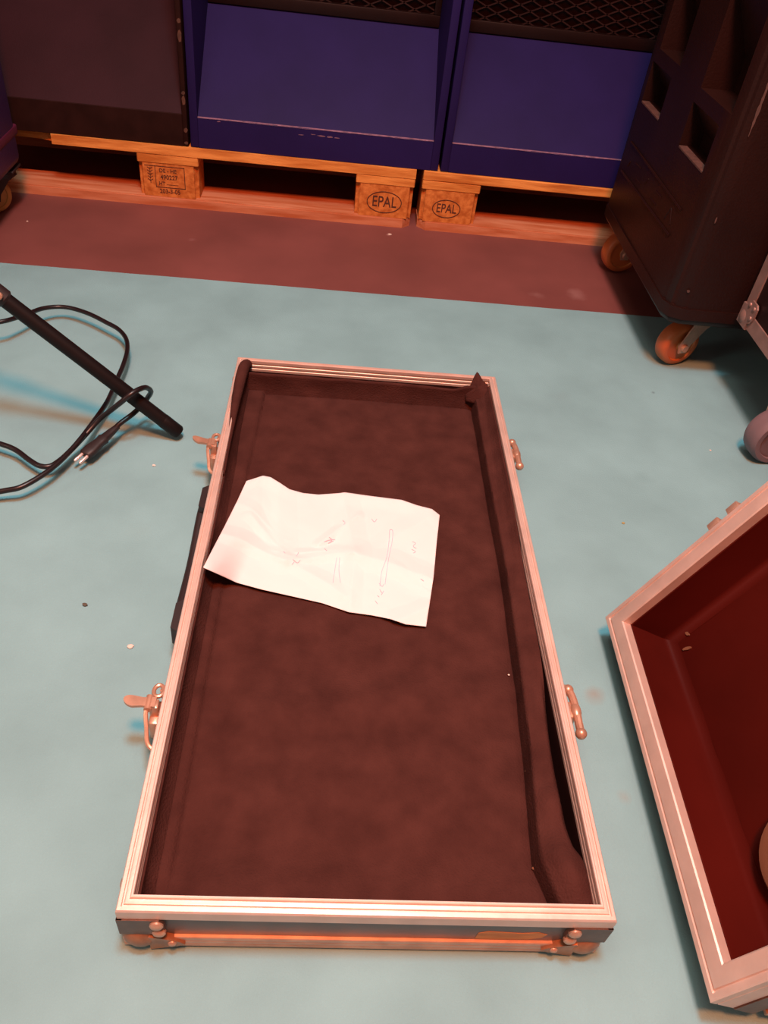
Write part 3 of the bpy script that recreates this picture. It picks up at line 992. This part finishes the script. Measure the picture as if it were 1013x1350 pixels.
# ------------------------------------------------------------------ castors (parts of the wheeled cases)
def castor(parent, c, axis, r, w, ztop, tyre, hub, metal, lean=(0, 0), plate=0.045):
    """wheel centre c, axle direction axis (horizontal); ztop = underside it is bolted to; the fork trails by lean"""
    c = Vector(c)
    ax = Vector(axis).normalized()
    top = Vector((c.x + lean[0], c.y + lean[1], ztop))
    bm = bmesh.new()
    fwd = Vector((-ax.y, ax.x, 0))
    for s in (-1, 1):
        o_ = ax * s * (w / 2 + 0.004)
        wdt = 0.016
        pl = []
        dirv = (top - c)
        for p_, ww in ((c - Vector((0, 0, 0.012)), 0.010), (c + Vector((0, 0, 0.004)), 0.014), (c + dirv * 0.55, 0.020), (Vector((top.x, top.y, ztop - 0.014)), 0.028)):
            pl.append((p_, ww))
        va, vb = [], []
        for p_, ww in pl:
            for lst, off in ((va, 0.0), (vb, 0.003)):
                lst.append((bm.verts.new(p_ - fwd * ww + o_ + ax * s * off), bm.verts.new(p_ + fwd * ww + o_ + ax * s * off)))
        for lst in (va, vb):
            for a, b in zip(lst, lst[1:]):
                bm.faces.new((a[0], a[1], b[1], b[0]))
        for a, b, a2, b2 in zip(va, va[1:], vb, vb[1:]):
            bm.faces.new((a[0], b[0], b2[0], a2[0])); bm.faces.new((a[1], a2[1], b2[1], b[1]))
        bm.faces.new((va[0][0], vb[0][0], vb[0][1], va[0][1])); bm.faces.new((va[-1][0], va[-1][1], vb[-1][1], vb[-1][0]))
    lathe(bm, [(0, 0.030), (0.010, 0.030), (0.012, 0.024)], (top.x, top.y, ztop - 0.018), (0, 0, 1), 24)
    box(bm, top.x - plate, top.x + plate, top.y - plate * 0.8, top.y + plate * 0.8, ztop - 0.005, ztop, 0.001, 1)
    lathe(bm, [(-(w / 2 + 0.012), 0), (-(w / 2 + 0.012), 0.007), (-(w / 2 + 0.007), 0.0085), (w / 2 + 0.007, 0.0085), (w / 2 + 0.012, 0.007), (w / 2 + 0.012, 0)], c, ax, 16)
    f = obj('castor', bm, metal, parent, smooth=40)
    bm = bmesh.new()
    h = w / 2
    lathe(bm, [(-h * 0.8, r * 0.70), (-h, r * 0.74), (-h, r * 0.90), (-h * 0.75, r * 0.975), (-h * 0.35, r), (h * 0.35, r), (h * 0.75, r * 0.975), (h, r * 0.90), (h, r * 0.74), (h * 0.8, r * 0.70)], c, ax, 40)
    obj('tyre', bm, tyre, f, smooth=50)
    bm = bmesh.new()
    lathe(bm, [(-h * 0.85, 0), (-h * 0.85, r * 0.22), (-h * 0.45, r * 0.28), (-h * 0.45, r * 0.60), (-h * 0.85, r * 0.71), (h * 0.85, r * 0.71), (h * 0.45, r * 0.60), (h * 0.45, r * 0.28), (h * 0.85, r * 0.22), (h * 0.85, 0)], c, ax, 32)
    obj('hub', bm, hub, f, smooth=40)
    return f


# ------------------------------------------------------------------ black rotationally moulded case on orange castors
tx0, tx1, ty0, ty1, tz0, tz1 = 0.783, 1.26, 1.072, 1.605, 0.115, 0.98
tro = thing('plastic_transport_case', 'tall black moulded plastic case on orange castors, standing right of the pallets', 'case', (1.02, 1.34, 0))
bm = bmesh.new()
box(bm, tx0, tx1, ty0, ty1, tz0, tz1)
vert = [e for e in bm.edges if abs(e.verts[0].co.z - e.verts[1].co.z) > 0.5]
bmesh.ops.bevel(bm, geom=vert, offset=0.034, segments=2, profile=0.45, affect='EDGES')
hor = [e for e in bm.edges if abs(e.verts[0].co.z - e.verts[1].co.z) < 1e-5 and (e.verts[0].co.z < tz0 + 1e-4 or e.verts[0].co.z > tz1 - 1e-4)]
bmesh.ops.bevel(bm, geom=hor, offset=0.022, segments=4, profile=0.5, affect='EDGES')
bmesh.ops.bevel(bm, geom=[e for e in bm.edges if e.calc_face_angle(0) > 0.3 and abs(e.verts[0].co.z - e.verts[1].co.z) > 0.5], offset=0.006, segments=2, affect='EDGES')
body = obj('body', bm, 'roto', tro, smooth=30)
# hand-hold pockets cut into the left face (a tapered notch over a flat ledge)
cut = bmesh.new()
for (ya, yb, z0, z1, dp) in ((1.418, 1.548, 0.386, 0.462, 0.040), (1.135, 1.275, 0.382, 0.458, 0.040), (1.392, 1.530, 0.488, 0.640, 0.060), (1.108, 1.262, 0.484, 0.640, 0.060)):
    ym = (ya + yb) / 2
    pr = [(z0, -0.02), (z0, dp), (z0 + (z1 - z0) * 0.35, dp), (z1, 0.004), (z1, -0.02)]
    va = [cut.verts.new((tx0 + d_, ya, z)) for z, d_ in pr]
    vb = [cut.verts.new((tx0 + d_, yb, z)) for z, d_ in pr]
    cut.faces.new(va); cut.faces.new(vb[::-1])
    for k in range(5):
        cut.faces.new((va[k], vb[k], vb[(k + 1) % 5], va[(k + 1) % 5]))
bmesh.ops.recalc_face_normals(cut, faces=cut.faces)
cme = bpy.data.meshes.new('pocket_cutter'); cut.to_mesh(cme); cut.free()
cob = bpy.data.objects.new('pocket_cutter', cme); COL.objects.link(cob)
md = body.modifiers.new('pockets', 'BOOLEAN'); md.operation = 'DIFFERENCE'; md.object = cob; md.solver = 'EXACT'
bpy.context.view_layer.update()
bpy.context.view_layer.update()
dg = bpy.context.evaluated_depsgraph_get()
nm = bpy.data.meshes.new_from_object(body.evaluated_get(dg))
body.modifiers.clear()
old = body.data
body.data = nm
nm.name = 'body'
finish(nm, 30)
bpy.data.objects.remove(cob)
for (ya, yb, z0) in ((1.420, 1.546, 0.386), (1.137, 1.273, 0.382)):  # pale strips that paint the light caught by the lower pocket ledges
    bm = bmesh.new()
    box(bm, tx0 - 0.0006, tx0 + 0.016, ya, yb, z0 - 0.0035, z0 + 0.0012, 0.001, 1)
    obj('lit_ledge', bm, 'scuff', tro, label='pale ledge of a hand hold, painted as lit')
# moulded ribs, label panel and raised strokes on the left face
bm = bmesh.new()
for (ya, za, yb, zb_) in ((1.536, 0.306, 1.164, 0.3035), (1.545, 0.242, 1.177, 0.250)):
    tube(bm, [(tx0 - 0.0005, ya, za), (tx0 - 0.0005, yb, zb_)], 0.0022, 8)
obj('raised_line', bm, 'roto', tro, label='moulded raised lines')
for q, (ya, za, yb, zb_) in enumerate(((1.515, 0.262, 1.505, 0.275), (1.47, 0.284, 1.43, 0.286), (1.44, 0.262, 1.405, 0.263), (1.385, 0.270, 1.37, 0.286), (1.33, 0.263, 1.29, 0.264), (1.31, 0.284, 1.275, 0.285),
                         (1.228, 0.262, 1.212, 0.288), (1.212, 0.288, 1.192, 0.264))):
    bm = bmesh.new()
    tube(bm, [(tx0 + 0.0006, ya, za), (tx0 + 0.0006, yb, zb_)], 0.0019, 6)
    obj('moulded_stroke', bm, 'roto', tro, label='worn moulded stroke')
# rubbed edge of the near corner and scratches
for (za, zb_, ww) in ((0.462, 0.560, 0.004), (0.565, 0.575, 0.003), (0.575, 0.66, 0.005), (0.318, 0.330, 0.003), (0.187, 0.193, 0.006)):
    bm = bmesh.new()
    xe, ye = tx0 + 0.0265, ty0 + 0.0020
    n_ = 14
    prev = None
    for q in range(n_ + 1):
        z = za + (zb_ - za) * q / n_
        w2 = ww * (0.35 + 0.65 * abs(nz3(z * 90, 2.0))) * math.sin(PI * (q + 0.6) / (n_ + 1.2))
        cur = [bm.verts.new((xe - w2, ye + w2 * 0.62 - 0.0012, z)), bm.verts.new((xe + w2, ye - w2 * 0.40 - 0.0012, z))]
        if prev:
            bm.faces.new((prev[0], prev[1], cur[1], cur[0]))
        prev = cur
    obj('rubbed_patch', bm, 'scuff', tro, label='rubbed pale patch on the corner edge', recalc=False)
bm = bmesh.new()
box(bm, tx0 - 0.0022, tx1 + 0.0022, ty0 - 0.0022, ty1 + 0.0022, tz0 + 0.018, tz0 + 0.042)
bmesh.ops.bevel(bm, geom=[e for e in bm.edges if abs(e.verts[0].co.z - e.verts[1].co.z) > 0.01], offset=0.035, segments=2, profile=0.45, affect='EDGES')
bmesh.ops.bevel(bm, geom=[e for e in bm.edges if e.verts[0].co.z > tz0 + 0.041 and e.verts[1].co.z > tz0 + 0.041], offset=0.002, segments=2, affect='EDGES')
obj('base_rim', bm, 'roto', tro, smooth=40, label='raised lip round the bottom')
castor(tro, (0.8620, 1.145, 0.045), (0.36, -0.93, 0), 0.045, 0.032, tz0, 'orange', 'yellowhub', 'alu_old', (0.034, 0.012))
castor(tro, (0.8480, 1.568, 0.048), (0.20, -0.98, 0), 0.048, 0.034, tz0, 'orange', 'yellowhub', 'alu_old', (0.020, -0.010))
castor(tro, (1.1700, 1.160, 0.048), (0.3, 0.95, 0), 0.048, 0.030, tz0, 'orange', 'yellowhub', 'alu_old', (0.010, 0.020))
castor(tro, (1.1700, 1.540, 0.048), (0.5, 0.85, 0), 0.048, 0.030, tz0, 'orange', 'yellowhub', 'alu_old', (0.010, -0.020))

# ------------------------------------------------------------------ black flight case on castors that the lid leans against
fx0, fx1, fy0, fy1, fz0, fz1 = 0.908, 1.45, -0.22, 1.040, 0.160, 0.6150
fc = thing('wheeled_flight_case', 'black flight case with aluminium edges on grey castors at the right edge', 'case', (1.18, 0.41, 0))
bm = bmesh.new()
box(bm, fx0 + 0.003, fx1 - 0.003, fy0 + 0.003, fy1 - 0.003, fz0 + 0.003, fz1 - 0.003)
obj('body', bm, 'lamdark', fc, label='black laminated panels')
ew = 0.026
for k, (ax_, a0, b0) in enumerate([('z', x, y) for x in (0, 1) for y in (0, 1)] + [('y', x, z) for x in (0, 1) for z in (0, 1)] + [('x', y, z) for y in (0, 1) for z in (0, 1)]):
    bm = bmesh.new()
    prof = [(0, 0), (ew, 0), (ew, 0.0035), (0.0035, 0.0035), (0.0035, ew), (0, ew)]
    gx = lambda s, u: fx0 + u if s == 0 else fx1 - u
    gy = lambda s, u: fy0 + u if s == 0 else fy1 - u
    gz = lambda s, u: fz0 + u if s == 0 else fz1 - u
    if ax_ == 'z':
        prism(bm, prof, lambda u, v, h: Vector((gx(a0, u), gy(b0, v), h)), fz0 + 0.03, fz1 - 0.03)
    elif ax_ == 'y':
        prism(bm, prof, lambda u, v, h: Vector((gx(a0, u), h, gz(b0, v))), fy0 + 0.03, fy1 - 0.03)
    else:
        prism(bm, prof, lambda u, v, h: Vector((h, gy(a0, u), gz(b0, v))), fx0 + 0.03, fx1 - 0.03)
    obj('edge_profile', bm, 'alu_dull', fc, smooth=25, label='aluminium edging')
for sx in (0, 1):
    for sy in (0, 1):
        for sz in (0, 1):
            X = lambda u, v, w_: Vector((fx0 + u if sx == 0 else fx1 - u, fy0 + v if sy == 0 else fy1 - v, fz0 + w_ if sz == 0 else fz1 - w_))
            bm = bmesh.new()
            ball(bm, X(0.013, 0.013, 0.013), 0.0205, (1, 1, 1), 24, 16)
            lobe = [(-0.002, -0.002), (0.034, -0.002), (0.036, 0.010), (0.046, 0.016), (0.050, 0.024), (0.050, 0.044), (0.044, 0.050), (0.024, 0.050), (0.016, 0.046), (0.010, 0.036), (-0.002, 0.034)]
            prism(bm, lobe, lambda u, v, h: X(h, u, v), -0.0035, 0.0)
            prism(bm, lobe, lambda u, v, h: X(u, h, v), -0.0035, 0.0)
            prism(bm, lobe, lambda u, v, h: X(u, v, h), -0.0035, 0.0)
            bc = obj('ball_corner', bm, 'alu_dull', fc, smooth=40, label='dull metal ball corner')
            bm = bmesh.new()
            for (u, v) in ((0.041, 0.023), (0.023, 0.041), (0.041, 0.041)):
                lathe(bm, [(0, 0.0042), (0.002, 0.0036), (0.003, 0)], X(-0.0035, u, v), (-1 if sx == 0 else 1, 0, 0), 12)
            obj('rivets', bm, 'alu_dull', bc)
castor(fc, (0.944, 0.832, 0.050), (0.12, -0.993, 0), 0.050, 0.042, fz0, 'greytyre', 'darksteel', 'alu_old', (0.020, 0.035))
castor(fc, (1.38, 0.90, 0.050), (0.2, 0.98, 0), 0.050, 0.042, fz0, 'greytyre', 'darksteel', 'alu_old', (0.01, 0.03))
castor(fc, (0.985, -0.10, 0.050), (0.2, 0.98, 0), 0.050, 0.042, fz0, 'greytyre', 'darksteel', 'alu_old', (0.01, 0.03))
castor(fc, (1.38, -0.10, 0.050), (0.2, 0.98, 0), 0.050, 0.042, fz0, 'greytyre', 'darksteel', 'alu_old', (0.01, 0.03))

# ------------------------------------------------------------------ blue plastic case on castors at the left edge
bx0, bx1, by0, by1, bz0, bz1 = -1.12, -0.571, 1.05, 1.625, 0.104, 0.66
bc_ = thing('blue_plastic_case', 'blue plastic case on a castor at the left edge, before the pallet', 'case', (-0.85, 1.34, 0))
bm = bmesh.new()
box(bm, bx0, bx1, by0, by1, bz0, bz1, 0.022, 4)
obj('body', bm, 'purple', bc_, smooth=40)
bm = bmesh.new()
box(bm, bx0 - 0.0012, bx1 + 0.0012, by0 - 0.0012, by1 + 0.0012, 0.166, 0.188, 0.004, 3)
obj('band', bm, 'band', bc_, smooth=40, label='moulded band round the body')
castor(bc_, (-0.640, 1.585, 0.040), (0.55, -0.83, 0), 0.040, 0.026, bz0, 'yellowhub', 'yellowhub', 'rubber', (0.030, 0.005), plate=0.035)
castor(bc_, (-1.05, 1.56, 0.040), (0.3, 0.95, 0), 0.040, 0.026, bz0, 'yellowhub', 'yellowhub', 'rubber', (0.015, 0.01), plate=0.035)
castor(bc_, (-0.64, 1.13, 0.040), (0.3, 0.95, 0), 0.040, 0.026, bz0, 'yellowhub', 'yellowhub', 'rubber', (0.015, 0.01), plate=0.035)
castor(bc_, (-1.05, 1.13, 0.040), (0.3, 0.95, 0), 0.040, 0.026, bz0, 'yellowhub', 'yellowhub', 'rubber', (0.015, 0.01), plate=0.035)

# ------------------------------------------------------------------ black stand leg
F0 = Vector((-0.0815, 0.7705, 0.0130))
F1 = Vector((-0.3075, 0.761, 0.235))
dv = (F1 - F0)
st = thing('equipment_stand', 'black tubular stand whose straight leg reaches the carpet left of the open tray', 'stand', (F0 + dv * 2.05) * Vector((1, 1, 0)) if False else (F0.x + dv.x * 2.05, F0.y + dv.y * 2.05, 0))
bm = bmesh.new()
tube(bm, [F0 + dv * 0.03, F0 + dv * 2.05], 0.0112, 20)
leg = obj('leg', bm, 'blackpowder', st, label='straight black tube')
bm = bmesh.new()
tube(bm, [F0 - dv * 0.004, F0 + dv * 0.004, F0 + dv * 0.10, F0 + dv * 0.105], [0.0098, 0.0114, 0.0116, 0.0112], 20)
obj('foot_cap', bm, 'blackpowder', leg)
bm = bmesh.new()
q0, q1 = F0 + dv * 0.985, F0 + dv * 1.16
tube(bm, [q0, q0 + dv * 0.01, q1 - dv * 0.01, q1], [0.0115, 0.0140, 0.0142, 0.0115], 14)
jt = obj('joint', bm, 'rubber', st, label='black plastic joint on the leg')
nrm = Vector((dv.y, -dv.x, 0)).normalized()
for (t_, s_, up) in ((1.00, -1, 0.010), (1.035, 1, 0.0)):
    bm = bmesh.new()
    lathe(bm, [(0, 0.0058), (0.004, 0.0058), (0.0058, 0.004), (0.006, 0)], F0 + dv * t_ + nrm * s_ * 0.0125 + Vector((0, 0, up)), nrm * s_ + Vector((0, 0, 0.5)), 14)
    obj('bolt', bm, 'steel', jt, label='shiny bolt head')
hub = F0 + dv * 2.05
bm = bmesh.new()
tube(bm, [(hub.x, hub.y, hub.z - 0.14), (hub.x, hub.y, 0.95)], 0.0165, 20)
obj('column', bm, 'blackpowder', st)
bm = bmesh.new()
tube(bm, [(hub.x, hub.y, hub.z - 0.03), (hub.x, hub.y, hub.z - 0.025), (hub.x, hub.y, hub.z + 0.028), (hub.x, hub.y, hub.z + 0.033)], [0.020, 0.026, 0.026, 0.020], 20)
obj('collar', bm, 'rubber', st)
az0 = math.atan2(-dv.y, -dv.x) + PI
for k in (1, 2):
    az = math.atan2(F0.y - hub.y, F0.x - hub.x) + k * 2 * PI / 3
    rr = math.hypot(F0.x - hub.x, F0.y - hub.y) * (0.45 if k == 1 else 1.0)
    bm = bmesh.new()
    tube(bm, [hub, (hub.x + rr * math.cos(az), hub.y + rr * math.sin(az), 0.0105)], 0.0098, 20)
    obj('leg', bm, 'blackpowder', st)

# ------------------------------------------------------------------ black mains cable with plug
zc = 0.012
cp = []
for (u, v, z) in ((150, 566, 0.030), (160, 557, 0.034), (176, 545, 0.040), (188, 533, 0.045), (195, 524, 0.058), (199, 516, 0.078), (193, 511, 0.094), (184, 513, 0.101), (172, 520, 0.100), (160, 530, 0.088), (146, 541, 0.068),
                  (130, 554, 0.046), (112, 574, 0.030), (95, 592, 0.022), (80, 606, 0.021), (66, 614.5, 0.022), (52, 614, 0.022), (38, 606, 0.022), (22, 594, 0.023), (6, 587, 0.024), (-12, 584, 0.022), (-60, 590, 0.012), (-110, 640, 0.006),
                  (-70, 668, 0.010), (-20, 652, 0.018), (6, 647, 0.022), (28, 642, 0.026), (55, 627, 0.0285), (76, 611, 0.029), (94, 593, 0.030), (110, 574, 0.0325), (127, 551, 0.031), (140, 532, 0.028), (147, 518, 0.024),
                  (155, 499, 0.026), (163, 480, 0.030), (168, 461, 0.032), (166, 446, 0.032), (156, 434, 0.032), (140, 425, 0.032), (118, 414, 0.032), (95, 406.5, 0.030), (76, 404.5, 0.030), (55, 407, 0.034), (36, 414, 0.040), (18, 420, 0.046), (2, 424, 0.050), (-25, 428, 0.045), (-60, 430, 0.012)):
    cp.append(onz(u, v, z))
cab = thing('power_cable', 'black mains cable with a two-pin plug, looped around the stand leg on the carpet', 'cable', (cp[0].x, cp[0].y, 0))
bm = bmesh.new()
tube(bm, catmull(cp, 6), 0.0041, 10)
obj('cord', bm, 'cable', cab, smooth=80)
p0, p1 = onz(151, 566, 0.030), onz(112, 600, 0.020)
pd = (p1 - p0)
bm = bmesh.new()
up = Vector((0, 0, 1))
sd = pd.cross(up).normalized()
un = sd.cross(pd).normalized()
if un.z < 0:
    un = -un
secs = [(-0.12, 0.0040, 0.0040), (0.02, 0.0052, 0.0048), (0.10, 0.0058, 0.0052), (0.34, 0.0074, 0.0058), (0.38, 0.0096, 0.0066), (0.50, 0.0084, 0.0062), (0.60, 0.0090, 0.0064), (0.80, 0.0112, 0.0070), (0.97, 0.0104, 0.0068), (1.0, 0.0092, 0.0058)]
rg = []
for (t_, a_, b_) in secs:
    ring = []
    for k in range(16):
        th_ = 2 * PI * k / 16
        cx, cy = math.cos(th_), math.sin(th_)
        e_ = 0.7
        ring.append(bm.verts.new(p0 + pd * t_ + sd * (a_ * math.copysign(abs(cx) ** e_, cx)) + un * (b_ * math.copysign(abs(cy) ** e_, cy))))
    rg.append(ring)
for a, b in zip(rg, rg[1:]):
    for k in range(16):
        bm.faces.new((a[k], a[(k + 1) % 16], b[(k + 1) % 16], b[k]))
bm.faces.new(rg[0][::-1]); bm.faces.new(rg[-1])
plug = obj('plug', bm, 'rubber', cab, smooth=40, label='black moulded plug')
for s_ in (-1, 1):
    bm = bmesh.new()
    d_ = pd.normalized()
    a_ = p0 + pd * 0.98 + sd * s_ * 0.0050
    tube(bm, [a_, a_ + d_ * 0.0165, a_ + d_ * 0.0185, a_ + d_ * 0.0192], [0.0026, 0.0026, 0.0019, 0.0007], 12)
    obj('pin', bm, 'pin', plug, label='bright metal pin')

# ------------------------------------------------------------------ crumbs on the carpet and floor


def crumb(u, v, r, mt, label, z=0.0, flat=0.5):
    p = onz(u, v, z)
    bm = bmesh.new()
    bmesh.ops.create_icosphere(bm, subdivisions=2, radius=r)
    for w in bm.verts:
        k = 1 + 0.45 * nz3(w.co.x / r * 1.3 + u, w.co.y / r * 1.3 + v, w.co.z / r)
        w.co = Vector((w.co.x * k * 1.25, w.co.y * k, (w.co.z + r) * flat))
        w.co += Vector((p.x, p.y, z - 0.0001))
    tag(obj('crumb', bm, mt), label, 'crumb', None)


crumb(172, 853, 0.0032, 'crumb_w', 'pale crumb on the carpet by the near latch of the open tray')
crumb(203, 614, 0.0022, 'crumb_w', 'white crumb on the carpet below the tip of the stand leg')
crumb(937, 594, 0.0016, 'crumb_w', 'tiny white crumb on the carpet beside the grey castor')
crumb(822, 690, 0.0022, 'crumb_y', 'yellowish crumb on the carpet between the open tray and the lid')
crumb(112, 798, 0.0028, 'crumb_d', 'dark crumb on the carpet left of the tray handle')
crumb(514, 309, 0.0040, 'crumb_w', 'whitish smear of dirt on the brown floor below the EPAL block', z=-0.002, flat=0.15)
crumb(36, 292, 0.0018, 'crumb_w', 'tiny pale crumb on the brown floor near the blue case', z=-0.002)

# ------------------------------------------------------------------ light


def area(name, loc, target, size, power, col):
    d = bpy.data.lights.new(name, 'AREA')
    d.shape = 'DISK'
    d.size = size
    d.energy = power
    d.color = col
    o = bpy.data.objects.new(name, d)
    COL.objects.link(o)
    o.location = loc
    o.rotation_euler = (Vector(target) - Vector(loc)).to_track_quat('-Z', 'Y').to_euler()
    return o


area('warm_stage_lamp', (0.20, -0.45, 2.60), (0.2, 0.6, 0), 0.36, 90, (1.0, 0.20, 0.05))
area('cool_stage_lamp', (0.20, 0.14, 2.60), (0.2, 0.5, 0), 0.36, 38, (0.38, 0.88, 1.0))
area('soft_overhead_fill', (0.10, 0.05, 2.75), (0.2, 0.4, 0), 1.6, 32, (1.0, 0.80, 0.66))  # added broad fill standing in for ambient light
pl = bpy.data.lights.new('added_side_fill', 'POINT')  # added fill from the left, lifts the shade under the wheeled cases
pl.energy = 30
pl.color = (1.0, 0.85, 0.68)
pl.shadow_soft_size = 0.3
po = bpy.data.objects.new('added_side_fill', pl)
COL.objects.link(po)
po.location = (-2.2, -0.5, 1.5)
w = bpy.data.worlds.new('world')
scene.world = w
w.use_nodes = True
w.node_tree.nodes['Background'].inputs['Color'].default_value = (1.0, 0.48, 0.39, 1)
w.node_tree.nodes['Background'].inputs['Strength'].default_value = 0.30

vs = scene.view_settings
vs.view_transform = 'Standard'
vs.look = 'None'
vs.exposure = 0.1
vs.gamma = 1.0
vs.use_curve_mapping = False
try:
    scene.cycles.use_denoising = True
except Exception:
    pass
